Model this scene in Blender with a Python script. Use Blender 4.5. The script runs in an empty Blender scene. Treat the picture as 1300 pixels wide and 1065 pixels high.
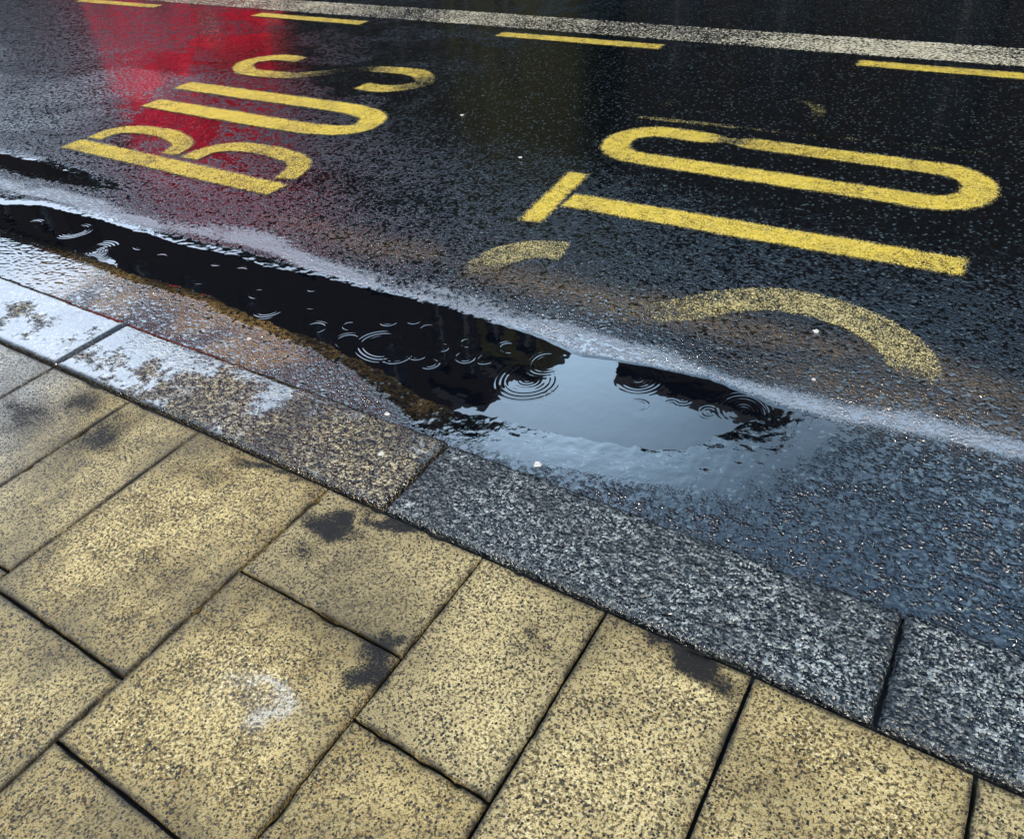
import bpy, bmesh, math, random
import numpy as np
from mathutils import Matrix, Vector
random.seed(4); RNG=np.random.RandomState(7)
scene=bpy.context.scene; coll=scene.collection
TAB=RNG.rand(256,256)
# ---------------------------------------------------------------- helpers
def vnoise(x,y,s=0):
    x=np.asarray(x,float)+s*17.37+500; y=np.asarray(y,float)+s*9.91+500
    xi=np.floor(x).astype(int); yi=np.floor(y).astype(int); fx=x-xi; fy=y-yi
    fx=fx*fx*(3-2*fx); fy=fy*fy*(3-2*fy)
    t=lambda a,b:TAB[a%256,b%256]
    return (t(xi,yi)*(1-fx)+t(xi+1,yi)*fx)*(1-fy)+(t(xi,yi+1)*(1-fx)+t(xi+1,yi+1)*fx)*fy
def fbm(x,y,f,o=4,s=0):
    r=0;a=.5;n=0
    for i in range(o):
        r=r+a*vnoise(np.asarray(x)*f,np.asarray(y)*f,s+i*3); n+=a; a*=.55; f*=2.03
    return r/n
def sst(a,b,x):
    t=np.clip((x-a)/(b-a),0,1); return t*t*(3-2*t)
def add(me,name,label=None,cat=None,kind=None,mat=None,parent=None,group=None):
    ob=bpy.data.objects.new(name,me); coll.objects.link(ob)
    if label: ob["label"]=label
    if cat: ob["category"]=cat
    if kind: ob["kind"]=kind
    if group: ob["group"]=group
    if mat is not None and me is not None and len(me.materials)==0: me.materials.append(mat)
    if parent: ob.parent=parent
    return ob
def grid_mesh(name,P,smooth=True,mask=None,attrs={}):
    ny,nx=P.shape[:2]
    idx=np.arange(nx*ny).reshape(ny,nx)
    q=np.stack([idx[:-1,:-1],idx[:-1,1:],idx[1:,1:],idx[1:,:-1]],-1).reshape(-1,4)
    V=P.reshape(-1,3)
    A={k:np.asarray(v,float).reshape(-1) for k,v in attrs.items()}
    if mask is not None:
        m=mask.reshape(-1); q=q[m[q].all(1)]
        used=np.zeros(len(V),bool); used[q.reshape(-1)]=True
        rm=np.cumsum(used)-1; q=rm[q]; V=V[used]; A={k:v[used] for k,v in A.items()}
    return raw_mesh(name,V,q,smooth,A)
def raw_mesh(name,V,q,smooth=True,A={}):
    me=bpy.data.meshes.new(name)
    me.vertices.add(len(V)); me.vertices.foreach_set("co",np.asarray(V,np.float32).reshape(-1))
    me.loops.add(len(q)*4); me.loops.foreach_set("vertex_index",np.asarray(q,np.int32).reshape(-1))
    me.polygons.add(len(q)); me.polygons.foreach_set("loop_start",np.arange(0,len(q)*4,4,dtype=np.int32))
    me.update(calc_edges=True); me.validate()
    me.polygons.foreach_set("use_smooth",np.full(len(me.polygons),smooth))
    for k,v in A.items():
        a=me.attributes.new(k,'FLOAT','POINT'); a.data.foreach_set("value",np.asarray(v,np.float32))
    me.update(); return me
class NT:
    def __init__(s,name):
        s.m=bpy.data.materials.new(name); s.m.use_nodes=True; s.t=s.m.node_tree
        s.b=s.t.nodes["Principled BSDF"]; s.out=s.t.nodes["Material Output"]
        s.pos=s.n("ShaderNodeNewGeometry").outputs["Position"]
    def n(s,t,**k):
        nd=s.t.nodes.new(t)
        for a,v in k.items(): setattr(nd,a,v)
        return nd
    def set(s,sock,v):
        if isinstance(v,bpy.types.NodeSocket): s.t.links.new(v,sock)
        else:
            if isinstance(v,tuple) and len(v)==3 and sock.type=='RGBA': v=(*v,1)
            sock.default_value=v
    def noise(s,sc,d=3,r=.55,vec=None,col=False):
        nd=s.n("ShaderNodeTexNoise"); nd.inputs["Scale"].default_value=sc; nd.inputs["Detail"].default_value=d
        nd.inputs["Roughness"].default_value=r; s.set(nd.inputs["Vector"],vec or s.pos); return nd.outputs["Color" if col else "Fac"]
    def vor(s,sc,out="Distance",feat='F1',vec=None):
        nd=s.n("ShaderNodeTexVoronoi",feature=feat); nd.inputs["Scale"].default_value=sc
        s.set(nd.inputs["Vector"],vec or s.pos); return nd.outputs[out]
    def math(s,op,a,b=0.0,c=None,clamp=False):
        nd=s.n("ShaderNodeMath",operation=op,use_clamp=clamp); s.set(nd.inputs[0],a); s.set(nd.inputs[1],b)
        if c is not None: s.set(nd.inputs[2],c)
        return nd.outputs[0]
    def rng(s,v,a,b,c=0.0,d=1.0):
        nd=s.n("ShaderNodeMapRange"); nd.interpolation_type='SMOOTHSTEP'
        for i,x in enumerate((v,a,b,c,d)): s.set(nd.inputs[i],x)
        return nd.outputs[0]
    def mix(s,f,a,b,mode='MIX'):
        nd=s.n("ShaderNodeMix",data_type='RGBA',blend_type=mode); s.set(nd.inputs[0],f); s.set(nd.inputs[6],a); s.set(nd.inputs[7],b)
        return nd.outputs[2]
    def attr(s,n):
        nd=s.n("ShaderNodeAttribute",attribute_name=n); return nd.outputs["Fac"]
    def bump(s,h,dist,strength=1.0,normal=None):
        nd=s.n("ShaderNodeBump"); nd.inputs["Distance"].default_value=dist; s.set(nd.inputs["Strength"],strength); s.set(nd.inputs["Height"],h)
        if normal: s.set(nd.inputs["Normal"],normal)
        return nd.outputs[0]
    def bs(s,**k):
        mp={'c':"Base Color",'r':"Roughness",'ior':"IOR",'n':"Normal",'m':"Metallic",'a':"Alpha",'coat':"Coat Weight",'cr':"Coat Roughness"}
        for a,v in k.items(): s.set(s.b.inputs[mp[a]],v)
        return s.m
# ---------------------------------------------------------------- materials
def mat_asphalt():
    t=NT("wet_asphalt")
    film=t.attr("film"); sheen=t.attr("sheen"); rust=t.attr("rust"); calm=t.attr("calm")
    v=t.vor(95); cell=t.vor(95,"Color"); n1=t.noise(48,3,.6); n2=t.noise(3.0,4); n3=t.noise(210,2,.7); n4=t.noise(17,4,.65)
    h=t.math('SUBTRACT',1.0,v); h=t.math('ADD',h,t.math('MULTIPLY',n1,1.5)); h=t.math('ADD',h,t.math('MULTIPLY',n3,.6))
    fb=t.rng(t.math('ADD',film,t.math('MULTIPLY',t.math('SUBTRACT',n1,.5),.35)),.10,.98)
    nof=t.math('SUBTRACT',1.0,t.math('MULTIPLY',fb,.98),clamp=True)
    # grain: proud stones throw light, sunk ones sit under water
    gr=t.rng(t.math('ADD',t.math('MULTIPLY',n1,.65),t.math('MULTIPLY',n4,.35)),.43,.57,.04,1.0)
    st=t.math('MULTIPLY',t.math('MULTIPLY',nof,gr),t.rng(n2,.35,.65,.75,1.0))
    st=t.math('MULTIPLY',st,t.math('SUBTRACT',1.0,t.math('MULTIPLY',calm,.82)))
    sep=t.n("ShaderNodeSeparateColor"); t.set(sep.inputs[0],cell)
    c=t.mix(t.rng(sep.outputs[0],.3,1.0),(.0008,.0015,.003),(.003,.007,.012))
    c=t.mix(t.rng(sep.outputs[1],.94,.96),c,(.055,.085,.10))
    rm=t.math('MULTIPLY',rust,t.rng(t.math('ADD',n3,t.math('MULTIPLY',t.math('SUBTRACT',n1,.5),.8)),.44,.56,.03,1.))
    c=t.mix(rm,c,(.25,.155,.055))
    sm=t.rng(t.math('ADD',sheen,t.math('ADD',t.math('MULTIPLY',t.math('SUBTRACT',n1,.5),1.2),t.math('MULTIPLY',t.math('SUBTRACT',n3,.5),1.6))),.36,.68)
    c=t.mix(t.math('MULTIPLY',sm,.9),c,(.28,.32,.38))  # reflected sky sheen painted into the asphalt as pale blue-grey
    r=t.rng(n2,.3,.7,.04,.08); r=t.math('MULTIPLY',r,t.rng(fb,0.,1.,1.,.3)); r=t.math('ADD',r,t.math('MULTIPLY',sm,.10))
    ior=t.math('ADD',2.4,t.math('MULTIPLY',sheen,.8))
    return t.bs(c=c,r=r,ior=ior,n=t.bump(h,.0090,st))
def mat_water():
    t=NT("puddle_water")
    h=t.noise(9,2)
    return t.bs(c=(.002,.003,.006),r=.015,ior=2.3,n=t.bump(h,.002,.25))
def mat_paint(name,c1,c2,bias=0.0,ior=1.7,sc=150,hi=(1.,.90,.42)):
    t=NT(name)
    wear=t.attr("wear"); edge=t.attr("edge")
    v=t.vor(115); n1=t.noise(sc,3,.85); n2=t.noise(24,4,.75); n3=t.noise(3.5,3)
    val=t.math('ADD',t.math('MULTIPLY',n1,.62),t.math('ADD',t.math('MULTIPLY',n2,.25),t.math('MULTIPLY',n3,.13)))
    th=t.math('ADD',t.math('ADD',wear,bias),t.rng(edge,0.,.035,.15,0.))
    dv=t.math('SUBTRACT',val,th)
    alpha=t.rng(dv,-.006,.010)
    h=t.math('ADD',t.math('SUBTRACT',1.0,v),t.math('MULTIPLY',n1,1.2))
    c=t.mix(t.rng(dv,.0,.07),c2,c1)
    c=t.mix(t.math('MULTIPLY',t.rng(t.noise(6,4,.6),.48,.7),.35),c,c2)
    c=t.mix(t.rng(n1,.53,.60,0.,.75),c,hi)
    return t.bs(c=c,r=t.rng(n2,.3,.7,.10,.25),ior=ior,n=t.bump(h,.0065,.95),a=alpha)
def mat_slab():
    t=NT("yellow_paving")
    tone=t.attr("tone"); edge=t.attr("edge"); stain=t.attr("stain"); pale=t.attr("pale"); damp_grey=t.attr("damp_grey")
    n0=t.noise(2.2,5,.6); n1=t.noise(9,7,.7); n2=t.noise(125,4,.8); v=t.vor(260); cell=t.vor(210,"Color"); v3=t.vor(75,"Color"); v4=t.vor(140,"Color")
    sep=t.n("ShaderNodeSeparateColor"); t.set(sep.inputs[0],cell)
    c=t.mix(t.rng(n1,.34,.66),(.29,.20,.062),(.80,.62,.265))
    c=t.mix(t.rng(tone,0.,1.,0.,.4),c,(.68,.58,.33))
    c=t.mix(t.math('MULTIPLY',damp_grey,.85),c,(.44,.48,.53))  # slabs turn pale blue-grey towards the left end
    c=t.mix(t.math('MULTIPLY',t.rng(n2,.42,.50,1.0,0.0),.92),c,(.06,.042,.015))
    c=t.mix(t.rng(n2,.55,.61,0.,.95),c,(1.,.90,.56))
    sp=t.math('MULTIPLY',t.rng(sep.outputs[0],.75,.78),t.rng(n1,.25,.6,1.,.6))
    c=t.mix(sp,c,(.012,.011,.010))
    s4=t.n("ShaderNodeSeparateColor"); t.set(s4.inputs[0],v4)
    c=t.mix(t.math('MULTIPLY',t.rng(s4.outputs[0],.83,.85),t.rng(t.vor(140),.36,.44,1.,0.)),c,(.010,.009,.009))
    ps=t.n("ShaderNodeSeparateColor"); t.set(ps.inputs[0],v3)
    pit=t.math('MULTIPLY',t.rng(ps.outputs[0],.88,.90),t.rng(t.vor(75),.18,.28,1.,0.))
    c=t.mix(pit,c,(.010,.009,.009))
    g=t.math('MULTIPLY',t.rng(edge,0.,.014,1.,0.),t.rng(n1,.35,.6,.25,1.))
    c=t.mix(g,c,(.018,.016,.014))
    eg=t.math('MULTIPLY',t.rng(edge,0.,.08,.45,0.),t.rng(t.math('ADD',n1,t.math('MULTIPLY',t.math('SUBTRACT',n2,.5),1.)),.44,.62,0.,1.))
    c=t.mix(eg,c,(.05,.038,.018))
    wetm=t.rng(t.math('ADD',n0,t.math('MULTIPLY',t.math('SUBTRACT',n2,.5),1.1)),.50,.66)
    c=t.mix(t.math('MULTIPLY',wetm,.62),c,(.055,.042,.020))
    sm=t.rng(t.math('ADD',stain,t.math('ADD',t.math('MULTIPLY',t.math('SUBTRACT',n2,.5),3.0),t.math('MULTIPLY',t.math('SUBTRACT',n1,.5),1.2))),.28,.62)
    sm=t.math('MULTIPLY',sm,t.rng(stain,.02,.3))
    c=t.mix(sm,c,(.008,.007,.006))
    c=t.mix(t.math('MULTIPLY',pale,t.rng(n2,.40,.54,.1,.9)),c,(.82,.80,.74))
    h=t.math('ADD',t.math('MULTIPLY',n2,1.0),t.math('MULTIPLY',v,.7))
    r=t.math('ADD',t.rng(n0,.38,.62,.45,.24),t.math('MULTIPLY',sm,.35))
    return t.bs(c=c,r=r,ior=1.5,n=t.bump(h,.0025,.8))
def mat_kerb(name,ca,cb,cd,wet,fl):
    t=NT(name)
    edge=t.attr("edge")
    n0=t.noise(5,4); n1=t.noise(45,4,.65); n2=t.noise(150,3,.6); v=t.vor(95,"Color"); vd=t.vor(95)
    sep=t.n("ShaderNodeSeparateColor"); t.set(sep.inputs[0],v)
    film=t.rng(t.math('ADD',t.math('ADD',t.noise(4.5,5,.6),t.math('MULTIPLY',t.math('SUBTRACT',n1,.5),.35)),t.attr("damp_grey")),.58-fl,.74-fl,0.,.94)
    c=t.mix(t.rng(sep.outputs[0],.2,.9),ca,cb)
    c=t.mix(t.rng(t.math('ADD',n1,t.math('MULTIPLY',t.math('SUBTRACT',n2,.5),1.2)),.49,.55,1.,0.),c,cd)
    c=t.mix(t.rng(n0,.42,.66,0.,.6),c,cd)
    c=t.mix(t.math('MULTIPLY',t.rng(edge,0.,.035,.9,0.),t.rng(n1,.4,.6,.3,1.)),c,cd)
    c=t.mix(t.math('MULTIPLY',film,.5),c,cd)
    h=t.math('ADD',t.math('MULTIPLY',n1,2.0),t.math('SUBTRACT',1.,vd))
    r=t.math('MULTIPLY',t.rng(n0,.35,.65,wet,wet+.15),t.rng(film,0.,1.,1.,.4))
    return t.bs(c=c,r=r,ior=t.rng(film,0.,1.,1.8,2.6),n=t.bump(h,.0055,t.math('SUBTRACT',1.,film)))
def mat_simple(name,c,r=.6,sc=6,amt=.35,m=0.,ior=1.5,bd=.003):
    t=NT(name); n=t.noise(sc,5,.6)
    d=tuple(x*(1-amt) for x in c); l=tuple(min(1,x*(1+amt)) for x in c)
    return t.bs(c=t.mix(t.rng(n,.3,.7),d,l),r=r,m=m,ior=ior,n=t.bump(n,bd,.5))
def mat_brick():
    t=NT("dark_brick"); b=t.n("ShaderNodeTexBrick"); b.inputs["Scale"].default_value=1.0
    mp=t.n("ShaderNodeMapping"); mp.inputs["Rotation"].default_value=(math.radians(90),0,0); t.set(mp.inputs[0],t.pos)
    t.set(b.inputs["Vector"],mp.outputs[0]); b.inputs["Brick Width"].default_value=.22; b.inputs["Row Height"].default_value=.075; b.inputs["Mortar Size"].default_value=.006
    b.inputs["Color1"].default_value=(.024,.019,.017,1); b.inputs["Color2"].default_value=(.016,.013,.012,1); b.inputs["Mortar"].default_value=(.03,.027,.025,1)
    return t.bs(c=t.mix(.4,b.outputs["Color"],t.mix(t.noise(1.3,5),(.008,.008,.008),(.022,.020,.018))),r=.9,ior=1.2)
ASPH=mat_asphalt(); WATER=mat_water()
YEL=mat_paint("yellow_thermoplastic",(1.,.74,.05),(.24,.14,.012))
YELF=mat_paint("faded_yellow_paint",(.86,.72,.32),(.26,.20,.09))
WHT=mat_paint("stippled_white_paint",(.78,.72,.52),(.10,.09,.07),sc=50,hi=(1.,.97,.84))
SLAB=mat_slab()
KG=mat_kerb("grey_granite",(.085,.105,.11),(.44,.48,.48),(.004,.007,.010),.18,-.06)
KB=mat_kerb("buff_wet_stone",(.24,.19,.10),(.58,.50,.31),(.010,.009,.010),.12,.05)
MORT=mat_simple("joint_grit",(.008,.008,.008),.7,80,.5)
BRICK=mat_brick(); OLIVE=mat_simple("olive_render",(.050,.050,.020),.9,2,.4,0.,1.2)
# ---------------------------------------------------------------- puddle outline in world metres
XU=[-9,-5.6,-5.2,-4.75,-4.5,-4.1,-3.5,-2.5,-1.8,-1.3,-1.12,-1.0,-.66,-.40,-.2,.3]
YU=[1.9,1.90,1.93,1.99,2.09,2.10,2.09,2.13,2.17,2.14,2.10,2.13,2.17,2.12,2.06,1.98]
XL=[-9,-5.6,-5.2,-4.75,-4.4,-3.74,-3.3,-2.86,-2.4,-2.0,-1.7,-1.5,-1.35,-1.06,-.75,-.5,-.29,.2]
YL=[2.2,2.05,1.95,1.88,1.79,1.80,1.77,1.79,1.74,1.73,1.68,1.63,1.62,1.65,1.72,1.80,1.84,1.86]
def pud_d(x,y):
    w=.025*(fbm(x,y,5,3,5)-.5)*2+.010*(fbm(x,y,40,2,9)-.5)*2
    lo=(y-np.interp(x,XL,YL))*(1-.68*sst(-2.0,-1.3,x))
    up=(np.interp(x,XU,YU)-y)*(1-.5*sst(-.8,-.3,x))
    end=(-.46-x+.5*(y-2.0))*.22
    d=np.minimum(np.minimum(up,lo),end)
    e=1-np.sqrt(((x+5.25)/.55)**2+((y-2.42)/.07)**2); d=np.maximum(d,e*.07)
    return d+w*(1-.6*sst(-2.0,-1.3,x))
ZR=-.10; ZW=ZR-.0045
def road_fields(x,y):
    d=pud_d(x,y)
    z=ZR-.011*sst(-.07,.10,d)+.0020*(RNG.rand(*x.shape)*.6+.7*fbm(x,y,90,1,3)-.65)*sst(3.2,2.6,y)*sst(-.03,-.14,d)
    z=z+.0003*(fbm(x,y,22,2,7)-.5)
    yy=y+.06*(fbm(x,y,2.5,3,11)-.5)*2
    left=sst(-2.2,-4.0,x)
    fl=1.1*sst(-.10,-.02,d)
    fl=np.maximum(fl,.46*sst(1.40,1.70,yy)*sst(2.2,2.0,yy)*sst(-2.0,-1.4,x)*sst(-.4,-.9,x))
    fl=np.maximum(fl,1.0*sst(-2.9,-3.7,x)*sst(1.95,1.7,yy))
    fl=np.maximum(fl,.8*left*sst(.50,.62,fbm(x*.5,y*2.2,2.0,3,21))*sst(2.7,2.4,y))
    calm=sst(2.7,4.3,y+.25*np.clip(x+3,-1,3)+.8*(fbm(x*.5,y,1.3,4,41)-.5))
    calm=np.maximum(calm,.75*sst(.47,.60,fbm(x*.4,y,1.6,4,141))*sst(2.3,2.7,y))
    lm=sst(.42,.54,fbm(x*.7,y,2.4,4,171))
    calm=np.where(x<-3.2,calm*(1-.55*sst(-3.2,-4,x)),calm)
    calm=np.maximum(calm,.97*sst(2.5,3.0,y)*sst(-3.0,-3.8,x)*lm)
    calm=calm*(1-.8*sst(-6.0,-7.3,x+.5*(y-4)))
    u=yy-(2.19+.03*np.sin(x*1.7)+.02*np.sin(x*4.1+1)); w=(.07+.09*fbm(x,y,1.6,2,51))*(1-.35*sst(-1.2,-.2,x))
    s=np.where(u<0,np.exp(-(u/.045)**2),np.exp(-(u/w)**2))*sst(.01,-.03,d)*(.6+.8*sst(.33,.62,fbm(x*.6,y*2,3,3,61)))  # mask for the painted sky reflection beyond the puddle
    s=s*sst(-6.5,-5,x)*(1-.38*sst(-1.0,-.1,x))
    s=np.maximum(s,.42*sst(-4.9,-5.8,x)*sst(2.5,2.8,y)*sst(5.2,4.2,y)*sst(.35,.6,fbm(x*.5,y,1.5,4,91)))  # more of the painted sheen on the left stretch of road
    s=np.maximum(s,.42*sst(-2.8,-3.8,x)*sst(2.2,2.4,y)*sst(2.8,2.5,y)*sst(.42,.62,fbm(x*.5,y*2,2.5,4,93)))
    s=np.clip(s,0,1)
    ru=np.exp(-((yy-2.50)/.11)**2)*.35*sst(-3.7,-2,x)+.95*sst(1.80,1.70,yy)*sst(-1.3,-1.8,x)*sst(-4.3,-3.2,x)
    ru=ru*(.2+1.1*sst(.35,.6,fbm(x,y,3,3,81)))
    ru=np.maximum(ru,.40*np.exp(-((yy-2.3)/.12)**2)*sst(-.9,-.1,x))
    fl=fl*(1-.85*np.clip(s*1.3,0,1)*sst(.02,-.02,d))
    return z,np.clip(fl,0,1),s,np.clip(ru,0,1),np.clip(calm,0,1)
def axis(segs):
    a=[]
    for s,e,st in segs: a+=list(np.arange(s,e-1e-6,st))
    a.append(segs[-1][1]); return np.array(a)
gx=axis([(-60,-14,2),(-14,-6,.08),(-6,-2.6,.010),(-2.6,.5,.0055),(.5,4,.08),(4,40,2)])
gy=axis([(1.385,2.5,.0055),(2.5,2.9,.012),(2.9,7,.05),(7,11,.5)])
GX,GY=np.meshgrid(gx,gy)
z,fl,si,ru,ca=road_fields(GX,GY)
add(grid_mesh("road",np.stack([GX,GY,z],-1),attrs={"film":fl,"sheen":si,"rust":ru,"calm":ca}),"road",
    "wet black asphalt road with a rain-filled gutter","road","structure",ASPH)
# ---------------------------------------------------------------- puddle with rain rings (real wave relief)
px=axis([(-6.2,-2.6,.006),(-2.6,.1,.0035)]); py=axis([(1.42,2.56,.0035)])
PX,PY=np.meshgrid(px,py); pd=pud_d(PX,PY)
rings=[(-1.225,1.891,.13),(-1.21,2.006,.08),(-.88,2.063,.09),(-.502,2.059,.10),(-.70,2.03,.035),(-.72,1.98,.03),(-1.84,1.828,.11),(-1.75,1.80,.07),
(-1.60,1.812,.04),(-2.168,1.806,.05),(-2.46,1.83,.08),(-1.505,1.905,.045),(-1.43,1.93,.04),(-1.393,2.03,.04),(-1.84,2.03,.035),(-1.93,1.98,.045),
(-1.75,2.0,.04),(-2.83,2.0,.06),(-2.89,1.80,.07),(-3.66,1.84,.12),(-3.3,1.92,.07),(-4.0,1.95,.09),(-4.3,1.9,.06),(-.60,2.0,.03),(-.82,1.93,.04),(-3.0,2.04,.05),(-2.05,1.88,.035),(-1.35,1.97,.03),(-1.1,1.84,.035),
(-1.98,1.79,.06),(-1.68,1.84,.045),(-1.55,1.99,.035),(-2.3,1.95,.05),(-2.6,1.9,.045),(-1.62,1.92,.03),(-2.12,2.03,.04),(-2.4,2.05,.035),(-2.75,1.87,.04),(-3.15,1.85,.05),(-3.5,1.99,.05)]
zw=np.full(PX.shape,ZW); rr_s=random.Random(3)
for (cx,cy,R) in rings:
    dx=PX-cx; dy=PY-cy; th=np.arctan2(dy,dx); ph=rr_s.uniform(0,6.28)
    r=np.hypot(dx,dy)*(1+.05*np.sin(2*th+ph)+.03*np.sin(3*th-ph)); m=r<R*1.6
    lam=.011+R*.06; n=1.4 if R>.07 else .8
    env=np.exp(-((r-R*.8)/(lam*n))**2)+(.45*np.exp(-((r-R*.25)/(lam*.9))**2) if R>.07 else 0)
    ang=.5+.5*np.sin(th*1+ph*2)
    am=.00062 if cx<-1.38 else .00013
    zw=zw+m*am*rr_s.uniform(.5,1.2)*ang*(lam/.013)*env*np.cos((r-R*.8)/(lam*(1+.25*(r/R-.8)))*2*math.pi)
zw=zw+.00012*(fbm(PX,PY,18,2,77)-.5)
add(grid_mesh("puddle",np.stack([PX,PY,zw],-1),mask=pd>-.045),"puddle","still rain puddle ringed by raindrop ripples along the kerb","puddle","structure",WATER)
# ---------------------------------------------------------------- painted markings
ZP=ZR+.0045
def catmull(P,n=14,closed=False):
    P=[np.array(p,float) for p in P]; o=[]; N=len(P)
    for i in range(N if closed else N-1):
        g=(lambda k:P[k%N]) if closed else (lambda k:P[min(max(k,0),N-1)])
        a,b,c,e=g(i-1),g(i),g(i+1),g(i+2)
        for t in np.linspace(0,1,n,endpoint=False):
            o.append(.5*((2*b)+(-a+c)*t+(2*a-5*b+4*c-e)*t*t+(-a+3*b-3*c+e)*t**3))
    if not closed: o.append(P[-1])
    return o
def stroke(path,wid,closed=False,na=9):
    P=np.array(path); n=len(P)
    if closed: T=np.roll(P[:,:2],-1,0)-np.roll(P[:,:2],1,0)
    else: T=np.gradient(P[:,:2],axis=0)
    T/=np.linalg.norm(T,axis=1)[:,None]; N=np.stack([-T[:,1],T[:,0]],1)
    u=np.linspace(-.5,.5,na); L=np.zeros((n,na,3)); E=np.zeros((n,na)); W=np.zeros((n,na))
    s=np.concatenate([[0],np.cumsum(np.linalg.norm(np.diff(P[:,:2],axis=0),axis=1))])
    wd=wid if np.ndim(wid) else np.full(n,wid)
    for j,k in enumerate(u):
        L[:,j,:2]=P[:,:2]+N*(k*wd)[:,None]; L[:,j,2]=ZP
        e=(.5-abs(k))*wd
        if not closed: e=np.minimum(e,np.minimum(s,s[-1]-s))
        E[:,j]=e; W[:,j]=P[:,2]
    if closed: L=np.concatenate([L,L[:1]]); E=np.concatenate([E,E[:1]]); W=np.concatenate([W,W[:1]])
    return L,E,W
def paint(name,strokes,mat,parent=None,**k):
    Vs=[];Qs=[];Es=[];Ws=[];o=0
    for L,E,W in strokes:
        ny,nx=L.shape[:2]; idx=np.arange(nx*ny).reshape(ny,nx)+o
        q=np.stack([idx[:-1,:-1],idx[1:,:-1],idx[1:,1:],idx[:-1,1:]],-1).reshape(-1,4)
        a,b,c=[L.reshape(-1,3)[q[0][i]-o] for i in range(3)]
        if np.cross(b-a,c-a)[2]<0: q=q[:,::-1]
        Vs.append(L.reshape(-1,3));Qs.append(q);Es.append(E.reshape(-1));Ws.append(W.reshape(-1));o+=nx*ny
    me=raw_mesh(name,np.concatenate(Vs),np.concatenate(Qs),False,{"edge":np.concatenate(Es),"wear":np.concatenate(Ws)})
    return add(me,name,mat=mat,parent=parent,**k)
def line(a,b,w,wear,n=40):
    return stroke([(a[0]+(b[0]-a[0])*t,a[1]+(b[1]-a[1])*t,wear) for t in np.linspace(0,1,n)],w)
def word(label):
    e=add(None,"road_lettering",label,"road marking"); return e
stop=word("large yellow word STOP painted on the wet asphalt")
bus=word("large yellow word BUS painted on the wet asphalt")
def Sp(x0,y0,L,w,wear,hw=.08):
    pts=[(w-hw,L*.74),(w-hw,L*.88),(w*.5,L-hw*1.1),(hw,L*.86),(hw,L*.68),(w*.30,L*.56),(w*.72,L*.43),(w-hw,L*.31),(w-hw,L*.14),(w*.5,hw*1.1),(hw,L*.13),(hw,L*.26)]
    return catmull([(x0-v,y0+u,k) for (u,v),k in zip(pts,wear)],12)
sp=[(-1.54,2.79,.50),(-1.68,2.755,.50),(-1.79,2.65,.51),(-1.82,2.52,.56),(-1.76,2.42,.62),(-1.62,2.37,.70),(-1.42,2.36,.74),(-1.18,2.40,.63),(-1.04,2.46,.58),(-.90,2.56,.54),(-.77,2.69,.51),(-.57,2.785,.50),(-.33,2.765,.50),(-.16,2.67,.505),(-.09,2.57,.51),(-.07,2.49,.56),(-.12,2.38,.75)]
paint("painted_letter",[stroke(catmull(sp,10),.22)],YELF,stop,label="worn pale yellow letter S half lost in grit")
WN=.435
paint("painted_letter",[line((-1.865,2.97),(-1.93,3.63),.15,WN),line((-1.835,3.285),(.0,3.335),.195,WN,90)],YEL,stop)
def rr(x0,x1,y0,y1,wear,r):
    P=[]
    for cx,cy,a0 in ((x1-r,y1-r,0),(x0+r,y1-r,90),(x0+r,y0+r,180),(x1-r,y0+r,270)):
        for a in np.linspace(a0,a0+90,14): P.append((cx+r*math.cos(math.radians(a)),cy+r*math.sin(math.radians(a)),wear))
    Q=[]
    for i in range(len(P)):
        a=np.array(P[i]);b=np.array(P[(i+1)%len(P)]); n=max(1,int(np.linalg.norm(b-a)/.04))
        for k in range(n): Q.append(a+(b-a)*k/n)
    return Q
oo=rr(-1.94,-.06,3.93,4.36,WN,.205); ow=[]
for p in oo:
    if p[1]>4.2:
        p[2]+=.10*math.exp(-((p[0]+1.36)/.10)**2)+.03*math.exp(-((p[0]+.9)/.4)**2)
    k=math.exp(-((p[0]+1.36)/.07)**2)*(p[1]>4.2); ow.append(.195-.07*k)
paint("painted_letter",[stroke(oo,np.array(ow),True)],YEL,stop)
pb=catmull([(-1.93,4.72,.60),(-1.93,5.05,.63),(-1.75,5.20,.64),(-1.3,5.20,.62),(-1.05,5.08,.58),(-1.02,4.72,.62)],10)
ps=[(-2.03+2.03*t,4.555+.10*t,.54+.06*sst(.2,.5,t)) for t in np.linspace(0,1,90)]
paint("painted_letter",[stroke(ps,.10),stroke(pb,.13)],YEL,stop,label="badly worn yellow letter P on shiny asphalt")
WB=.45
b1=catmull([(-5.20,2.890,WB),(-5.20,3.06,WB),(-5.05,3.15,WB),(-4.75,3.165,WB),(-4.50,3.07,WB),(-4.43,2.890,.45)],10)
b2=catmull([(-4.25,2.890,.45),(-4.24,3.06,WB),(-4.10,3.18,.45),(-3.80,3.20,.48),(-3.52,3.12,.47),(-3.42,2.890,WB)],10)
paint("painted_letter",[line((-5.29,2.79),(-3.33,2.77),.195,WB,90),stroke(b1,.175),stroke(b2,.18)],YEL,bus)
up=[(-5.66,4.01,.43),(-4.8,4.02,.42),(-4.1,4.03,.42),(-3.85,4.02,.42),(-3.66,3.96,.42),(-3.58,3.82,.42),(-3.62,3.70,.42),(-3.78,3.63,.42),(-4.1,3.60,.42),(-4.8,3.60,.42),(-5.52,3.60,.43)]
paint("painted_letter",[stroke(catmull(up,12),.21)],YEL,bus)
paint("painted_letter",[stroke(Sp(-3.70,4.41,2.02,.56,[.48,.45,.44,.45,.47,.54,.62,.51,.46,.55,.46,.46]),.20)],YEL,bus,label="worn faded yellow letter S broken into pieces")
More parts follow.
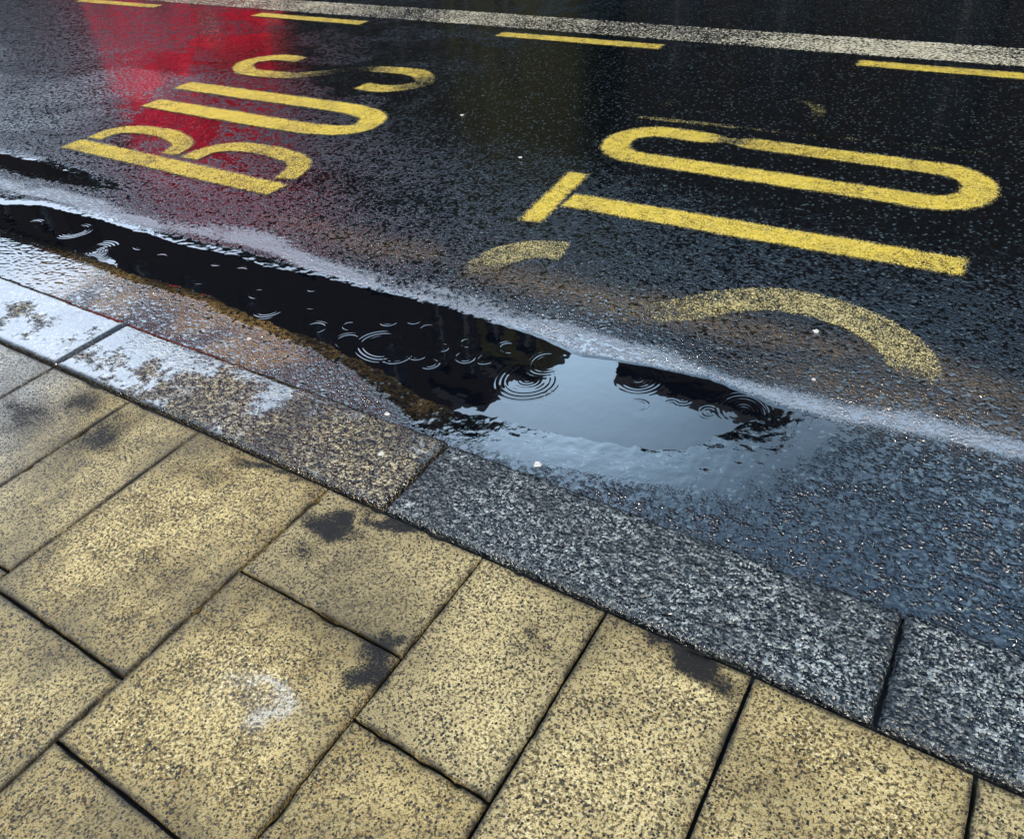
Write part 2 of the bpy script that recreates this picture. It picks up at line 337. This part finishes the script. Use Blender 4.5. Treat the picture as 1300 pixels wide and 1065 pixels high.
for i,(a,b) in enumerate([(-13.1,-11.6),(-10.1,-8.6),(-7.05,-5.55),(-4.05,-2.5),(-1.07,.45),(1.95,3.45)]):
    paint("lane_dash",[line((a,6.12),(b,6.12),.18,.45,60)],YEL,label="short yellow dash edging the bus bay",cat="road marking",group="yellow dashes along the bus bay")
es=[(x,6.57+.01*math.sin(x),.51+.06*(float(fbm(x,1.,.8,3,4))-.5)*2-.04*float(sst(-3,0,x))) for x in np.linspace(-30,20,700)]
paint("edge_strip",[stroke(es,.50,na=13)],WHT,label="long gritty pale strip along the lane edge",cat="road marking")
# ---------------------------------------------------------------- paving & kerb
def block(x0,x1,y0,y1,top,bot,rad,step,seed,jit=.0012,chip=1.):
    nx=max(4,int((x1-x0)/step)); ny=max(4,int((y1-y0)/step))
    def ax(a,b,n):
        r=rad; return np.concatenate([[a],[a+r*.3,a+r],np.linspace(a+r,b-r,n)[1:-1],[b-r,b-r*.3],[b]])
    X,Y=np.meshgrid(ax(x0,x1,nx),ax(y0,y1,ny))
    e=np.minimum(np.minimum(X-x0,x1-X),np.minimum(Y-y0,y1-Y))
    q=np.clip(1-e/rad,0,1); z=top-rad*.8*(1-np.sqrt(np.clip(1-q*q,0,1)))
    ch=.5*fbm(X,Y,22,2,seed)+.5*fbm(X,Y,7,2,seed+1)
    z=z-.010*chip*sst(.64,.74,ch)*sst(.014,.0,e)+.0012*(fbm(X,Y,9,3,seed)-.5)
    wob=jit*2*(fbm(X,Y,25,2,seed+5)-.5)
    X=X+wob*(q>0); Y=Y+wob*(q>0)
    P=np.stack([X,Y,z],-1)
    P=np.pad(P,((1,1),(1,1),(0,0)),mode='edge'); P[0,:,2]=bot;P[-1,:,2]=bot;P[:,0,2]=bot;P[:,-1,2]=bot
    e=np.pad(e,1)
    return P,e
cols=[-9.3,-8.7,-8.1,-7.6,-7.0,-6.4,-5.9,-5.3,-4.75,-4.2,-3.67,-3.17,-2.73,-2.29,-1.94,-1.39,-.86,-.51,-.16,.27,.8,1.3,1.7,2.2,2.8,3.3,3.9]
js={-2.73:[.55],-2.29:[.42],-1.94:[.37,-.15],-1.39:[.725,.2,-.33],-.86:[.555,.03],-.51:[.26],-.16:[.36]}
stains=[(-1.27,.955,.085,.05,.95),(-.89,.68,.045,.07,.8),(-.87,.74,.03,.05,.7),(-.27,1.04,.11,.035,1.0),(-.36,1.05,.06,.035,.8),(-2.2,.9,.11,.14,.65),(-2.42,.98,.12,.10,.6),(-1.30,.84,.06,.04,.5),(-.62,.93,.04,.03,.6),(-2.55,.85,.14,.09,.6),(-1.15,1.04,.13,.025,.8),(-1.6,1.04,.2,.02,.7),(-1.75,.95,.12,.05,.4)]
Vs=[];Qs=[];A={"edge":[],"tone":[],"stain":[],"pale":[],"damp_grey":[]};o=0
for i in range(len(cols)-1):
    a,b=cols[i],cols[i+1]
    ys=[1.063]+js.get(a,[.53+.18*((i*7)%3-1)])
    while ys[-1]>-2.4: ys.append(ys[-1]-(.53 if (i+len(ys))%2 else .45))
    for j in range(len(ys)-1):
        vis=-3.3<a<.5 and ys[j]>-.1
        g=.0042
        P,e=block(a+g,b-g,ys[j+1]+g,ys[j]-g,random.uniform(-.0012,.0012),-.04,.0025,.009 if vis else .08,i*5+j)
        X,Y=P[...,0],P[...,1]; ny,nx=X.shape
        idx=np.arange(nx*ny).reshape(ny,nx)+o
        Qs.append(np.stack([idx[:-1,:-1],idx[:-1,1:],idx[1:,1:],idx[1:,:-1]],-1).reshape(-1,4)); Vs.append(P.reshape(-1,3)); o+=nx*ny
        st=np.zeros(X.shape)
        for sx,sy,rx,ry,am in stains:
            wx=X+.05*(fbm(X,Y,14,3,3)-.5)*2; wy=Y+.05*(fbm(X,Y,14,3,13)-.5)*2
            st=np.maximum(st,am*np.exp(-(((wx-sx)/rx)**2+((wy-sy)/ry)**2)))
        wx=X+.05*(fbm(X,Y,13,3,7)-.5)*2; wy=Y+.05*(fbm(X,Y,13,3,17)-.5)*2
        r=np.hypot((wx+1.085)/1.4,wy-.485); th=np.arctan2(wy-.485,wx+1.085)
        pl=.68*np.exp(-((r-.050)/.015)**2)*sst(-.75,.6,np.cos(th-1.0))+.14*np.exp(-(r/.07)**2)
        A["edge"].append(e.reshape(-1));A["tone"].append(np.full(nx*ny,random.random()));A["stain"].append(st.reshape(-1));A["pale"].append(pl.reshape(-1)); A["damp_grey"].append(sst(-2.2,-2.75,X+.5*(Y-.8)).reshape(-1))
add(raw_mesh("pavement",np.concatenate(Vs),np.concatenate(Qs),True,{k:np.concatenate(v) for k,v in A.items()}),"pavement","speckled yellow paving slabs with dark open joints","pavement","structure",SLAB)
def sheet(name,x0,x1,y0,y1,z,mat,label,cat="ground"):
    P=np.array([[[x0,y0,z],[x1,y0,z]],[[x0,y1,z],[x1,y1,z]]],float)
    return add(grid_mesh(name,P,False),name,label,cat,"structure",mat)
sheet("paving_bed",-9.4,4,-2.9,1.385,-.022,MORT,"dark gritty bed showing between the slabs")
kerb=add(None,"kerb","low stone kerb between paving slabs and wet road","kerb","structure")
kx=[-9.2,-8.0,-6.7,-5.4,-4.1,-2.75,-1.2,.085,1.4,2.7,3.9]
for i in range(len(kx)-1):
    a,b=kx[i],kx[i+1]; vis=-4.3<a<.2
    P,e=block(a+.005,b-.005,1.078,1.392+.006*random.uniform(-1,1),-.001,-.2,.014,.009 if vis else .06,100+i,.004)
    dm=.22*sst(-1.8,-2.8,P[...,0])+.11*sst(1.22,1.38,P[...,1])*sst(-1.3,-1.6,P[...,0])
    ob=add(grid_mesh("kerb_stone",P,attrs={"edge":e,"damp_grey":dm}),"kerb_stone",mat=(KB if a<-1.3 else KG),parent=kerb)
    ob["label"]="buff wet pitted kerb stone" if a<-1.3 else "grey speckled granite kerb stone"
GUM=mat_simple("pale_litter",(.62,.62,.60),.5,60,.25)
def blob(x,y,z,r,seed):
    rs=random.Random(seed); bm=bmesh.new(); n=14; top=[];bt=[]
    for i in range(n):
        a=i/n*2*math.pi; k=r*rs.uniform(.6,1.15)
        top.append(bm.verts.new((x+k*.7*math.cos(a),y+k*.7*math.sin(a),z+.002))); bt.append(bm.verts.new((x+k*math.cos(a),y+k*math.sin(a),z-.002)))
    bm.faces.new(top)
    for i in range(n): bm.faces.new((bt[i],bt[(i+1)%n],top[(i+1)%n],top[i]))
    me=bpy.data.meshes.new("gum_spot"); bm.to_mesh(me); bm.free()
    add(me,"gum_spot","flattened whitish gum spot stuck to the wet ground","gum spot",None,GUM,group="pale gum spots on the road")
for i,(x,y,z,r) in enumerate([(-.97,1.52,ZR+.001,.014),(-2.35,1.62,ZR,.012),(-1.55,1.50,ZR,.012),(-.42,2.62,ZR,.016),(-.36,2.75,ZR,.014),(-1.35,1.25,0,.010),(-2.35,3.7,ZR,.014),(-.35,2.32,ZR,.010),(-3.1,4.2,ZR,.016)]): blob(x,y,z,r,i)
# ---------------------------------------------------------------- wider setting
sheet("ground",-400,400,-400,400,-.32,mat_simple("dark_ground",(.05,.05,.05),.8),"dark ground running to the horizon")
sheet("road",-60,40,11.0,14.9,ZR-.004,mat_simple("far_asphalt",(.02,.02,.025),.4),"wet asphalt beside the far kerb","road")
sheet("pavement",-60,40,12.4,16,.02,mat_simple("grey_paving",(.10,.10,.10),.6),"grey pavement in front of the shops","pavement")
def boxmesh(name,x0,x1,y0,y1,z0,z1,bev=0):
    bm=bmesh.new(); bmesh.ops.create_cube(bm,size=1)
    for v in bm.verts: v.co=Vector(((x0+x1)/2+v.co.x*(x1-x0),(y0+y1)/2+v.co.y*(y1-y0),(z0+z1)/2+v.co.z*(z1-z0)))
    if bev: bmesh.ops.bevel(bm,geom=bm.edges[:],offset=bev,segments=3,affect='EDGES',profile=.6)
    me=bpy.data.meshes.new(name); bm.to_mesh(me); bm.free(); return me
GLASS=mat_simple("window_glass",(.015,.017,.02),.15,ior=1.3); SLATE=mat_simple("roof_slate",(.03,.032,.036),.7); FRAME=mat_simple("dark_frame",(.06,.06,.055),.5)
def building(x0,x1,y0,h,label,floors=3,dep=8,chim=(),wm=None):
    root=add(None,"shop_building",label,"building"); nw=max(2,int((x1-x0)/2.6)); fh=h/floors
    xs=[x0];zs=[0]
    for i in range(nw):
        c=x0+(i+.5)*(x1-x0)/nw; hw_=min(.5,(x1-x0)/nw*.3); xs+=[c-hw_,c+hw_]
    xs.append(x1)
    for k in range(floors): zs+=[k*fh+ (0.6 if k==0 else .9),k*fh+fh-.6]
    zs.append(h); V=[];Q=[]
    def quad(*p):
        n=len(V); V.extend(p); Q.append([n,n+1,n+2,n+3])
    for i in range(len(xs)-1):
        for k in range(len(zs)-1):
            a,b,c,d_=xs[i],xs[i+1],zs[k],zs[k+1]
            if i%2==1 and k%2==1:
                r=y0+.18
                quad((a,y0,c),(a,r,c),(a,r,d_),(a,y0,d_)); quad((b,r,c),(b,y0,c),(b,y0,d_),(b,r,d_))
                quad((a,y0,c),(b,y0,c),(b,r,c),(a,r,c)); quad((a,r,d_),(b,r,d_),(b,y0,d_),(a,y0,d_))
            else: quad((a,y0,c),(b,y0,c),(b,y0,d_),(a,y0,d_))
    quad((x1,y0,0),(x1,y0+dep,0),(x1,y0+dep,h),(x1,y0,h)); quad((x0,y0+dep,0),(x0,y0,0),(x0,y0,h),(x0,y0+dep,h)); quad((x1,y0+dep,0),(x0,y0+dep,0),(x0,y0+dep,h),(x1,y0+dep,h))
    add(raw_mesh("wall",np.array(V,float),np.array(Q),False),"wall",mat=wm or BRICK,parent=root)
    rf=add(boxmesh("roof",x0+.01,x1-.01,y0-.15,y0+dep+.15,h+.002,h+.25),"roof",mat=SLATE,parent=root)
    for c,w,hh in chim: add(boxmesh("chimney",c-w/2,c+w/2,y0+.3,y0+1.2,h+.252,h+hh,.03),"chimney",mat=BRICK,parent=rf)
    for i in range(nw):
        c=x0+(i+.5)*(x1-x0)/nw; a_,b_=xs[1+2*i]+.001,xs[2+2*i]-.001
        for k in range(floors):
            za,zb=zs[1+2*k],zs[2+2*k]
            w=add(boxmesh("window",a_,b_,y0+.12,y0+.16,za+.001,zb-.001),"window",mat=GLASS,parent=root)
            add(boxmesh("frame",c-.04,c+.04,y0+.09,y0+.118,za+.002,zb-.002),"frame",mat=FRAME,parent=w)
building(-25,-11.5,13,12.0,"tall dark brick building with a flat parapet",floors=4)
building(-11.45,-9.8,13,10.8,"narrow dark brick building between taller neighbours")
building(-9.75,-8.0,13,9.4,"low narrow shop with olive rendered walls",wm=OLIVE)
building(-6.0,-2.6,13,8.6,"dark brick house with a flat parapet and chimney",chim=((-4.2,1.4,.6),))
building(-2.55,10,13,6.9,"low dark brick terrace of two storeys",floors=2)
building(-46,-27.0,13,10.3,"dark brick block further along the street",floors=3)
# red van parked across the road
RED=mat_simple("red_paint",(1.,.008,.05),.35,3,.02,0.,1.5); RUB=mat_simple("rubber",(.02,.02,.02),.7); CHR=mat_simple("lamp_glass",(.7,.7,.68),.1)
van=add(None,"delivery_van","tall red delivery van parked beside the far pavement","van"); van.location=(-11.0,8.3,ZR)
def vb(name,x0,x1,y0,y1,z0,z1,mat,bev=.04,par=None): return add(boxmesh(name,x0,x1,y0,y1,z0,z1,bev),name,mat=mat,parent=par or van)
prof=[(0,.35),(-.02,.95),(-.10,1.15),(-.45,1.35),(-.65,2.05),(-.68,2.2),(-.5,2.35),(-.45,3.2),(-.6,3.3),(-2.6,3.3),(-2.7,3.2),(-2.7,.35)]
bm=bmesh.new(); A_=[bm.verts.new((x,0,z)) for x,z in prof]; B_=[bm.verts.new((x,1.9,z)) for x,z in prof]
bm.faces.new(A_); bm.faces.new(B_[::-1])
for i in range(len(prof)): bm.faces.new((A_[i],B_[i],B_[(i+1)%len(prof)],A_[(i+1)%len(prof)]))
bmesh.ops.recalc_face_normals(bm,faces=bm.faces[:]); bmesh.ops.bevel(bm,geom=bm.edges[:],offset=.03,segments=3,affect='EDGES')
me=bpy.data.meshes.new("body"); bm.to_mesh(me); bm.free(); add(me,"body",mat=RED,parent=van)
def poly(name,pts,mat):
    me=bpy.data.meshes.new(name); me.from_pydata(pts,[],[tuple(range(len(pts)))]); me.update(); return add(me,name,mat=mat,parent=van)
poly("windscreen",[(-.46,.15,1.42),(-.46,1.75,1.42),(-.63,1.7,2.0),(-.63,.2,2.0)],GLASS)
poly("side_window",[(-.65,-.006,1.45),(-.8,-.006,2.05),(-1.2,-.006,2.05),(-1.2,-.006,1.45)],GLASS)
for y in (.3,1.6): vb("headlight",-.06,.02,y-.16,y+.16,.75,.92,CHR,.02)
vb("bumper",-.1,.06,.05,1.85,.3,.5,RUB,.03)
for x in (-.7,-2.15):
    for y in (-.02,1.68):
        bm=bmesh.new(); bmesh.ops.create_cone(bm,cap_ends=True,segments=32,radius1=.36,radius2=.36,depth=.24,matrix=Matrix.Translation((x,y+.12,.36))@Matrix.Rotation(math.pi/2,4,'X'))
        bmesh.ops.bevel(bm,geom=[e for e in bm.edges if any(len(f.verts)>8 for f in e.link_faces)],offset=.04,segments=2,affect='EDGES')
        me=bpy.data.meshes.new("wheel"); bm.to_mesh(me); bm.free(); add(me,"wheel",mat=RUB,parent=van)
# ---------------------------------------------------------------- sky and sun
world=bpy.data.worlds.new("World"); scene.world=world; world.use_nodes=True; nt=world.node_tree
bg=nt.nodes["Background"]; sky=nt.nodes.new("ShaderNodeTexSky"); sky.sky_type='NISHITA'; sky.sun_disc=False
EL=math.radians(38); AZ=math.radians(138)
sky.sun_elevation=EL; sky.sun_rotation=AZ; sky.dust_density=2.0
tc=nt.nodes.new("ShaderNodeTexCoord"); mp=nt.nodes.new("ShaderNodeMapping"); mp.inputs["Scale"].default_value=(1,1,2.2)
no=nt.nodes.new("ShaderNodeTexNoise"); no.inputs["Scale"].default_value=2.6; no.inputs["Detail"].default_value=6
cr=nt.nodes.new("ShaderNodeValToRGB"); cr.color_ramp.elements[0].position=.30; cr.color_ramp.elements[1].position=.52
mx=nt.nodes.new("ShaderNodeMix"); mx.data_type='RGBA'
nt.links.new(tc.outputs["Generated"],mp.inputs[0]); nt.links.new(mp.outputs[0],no.inputs["Vector"]); nt.links.new(no.outputs["Fac"],cr.inputs[0])
nt.links.new(cr.outputs[0],mx.inputs[0]); nt.links.new(sky.outputs[0],mx.inputs[6]); mx.inputs[7].default_value=(1.5,2.7,4.4,1)
def lobe(vec,pw,col,src):
    dt=nt.nodes.new("ShaderNodeVectorMath"); dt.operation='DOT_PRODUCT'; dt.inputs[1].default_value=Vector(vec).normalized()
    nt.links.new(tc.outputs["Generated"],dt.inputs[0])
    m1=nt.nodes.new("ShaderNodeMath"); m1.operation='MAXIMUM'; nt.links.new(dt.outputs["Value"],m1.inputs[0]); m1.inputs[1].default_value=0
    m2=nt.nodes.new("ShaderNodeMath"); m2.operation='POWER'; nt.links.new(m1.outputs[0],m2.inputs[0]); m2.inputs[1].default_value=pw
    m3=nt.nodes.new("ShaderNodeMix"); m3.data_type='RGBA'; m3.blend_type='ADD'; nt.links.new(m2.outputs[0],m3.inputs[0]); nt.links.new(src,m3.inputs[6]); m3.inputs[7].default_value=(*col,1)
    return m3.outputs[2]
# brighter bands of cloud low over the far side of the street and down the street
o=lobe((-.44,.80,.52),40,(15,22,29),mx.outputs[2])
o=lobe((.15,.90,.46),34,(13,18,23),o)
o=lobe((-.90,.34,.52),12,(22,26,32),o)
nt.links.new(o,bg.inputs["Color"]); bg.inputs["Strength"].default_value=.11
sd=bpy.data.lights.new("sun","SUN"); sd.energy=4.7; sd.angle=math.radians(9); sd.color=(1,.92,.77)
so=bpy.data.objects.new("sun",sd); coll.objects.link(so)
dirv=Vector((math.sin(AZ)*math.cos(EL),math.cos(AZ)*math.cos(EL),math.sin(EL)))
so.rotation_euler=dirv.to_track_quat('Z','Y').to_euler(); so.location=(0,0,30)
# ---------------------------------------------------------------- camera
cd=bpy.data.cameras.new("camera"); cam=bpy.data.objects.new("camera",cd); coll.objects.link(cam)
R=Vector((.84965,.52334,-.06484)).normalized(); F=Vector((-.45369,.66277,-.59573)).normalized(); U=R.cross(F).normalized()
M=Matrix((R,U,-F)).transposed().to_4x4(); M.translation=(0,0,1.55); cam.matrix_world=M
cd.sensor_width=36; cd.lens=27.74; cd.shift_y=-45/1300; cd.clip_end=2000; cd.clip_start=.05
scene.camera=cam
scene.view_settings.view_transform='Standard'; scene.view_settings.look='None'; scene.view_settings.exposure=0
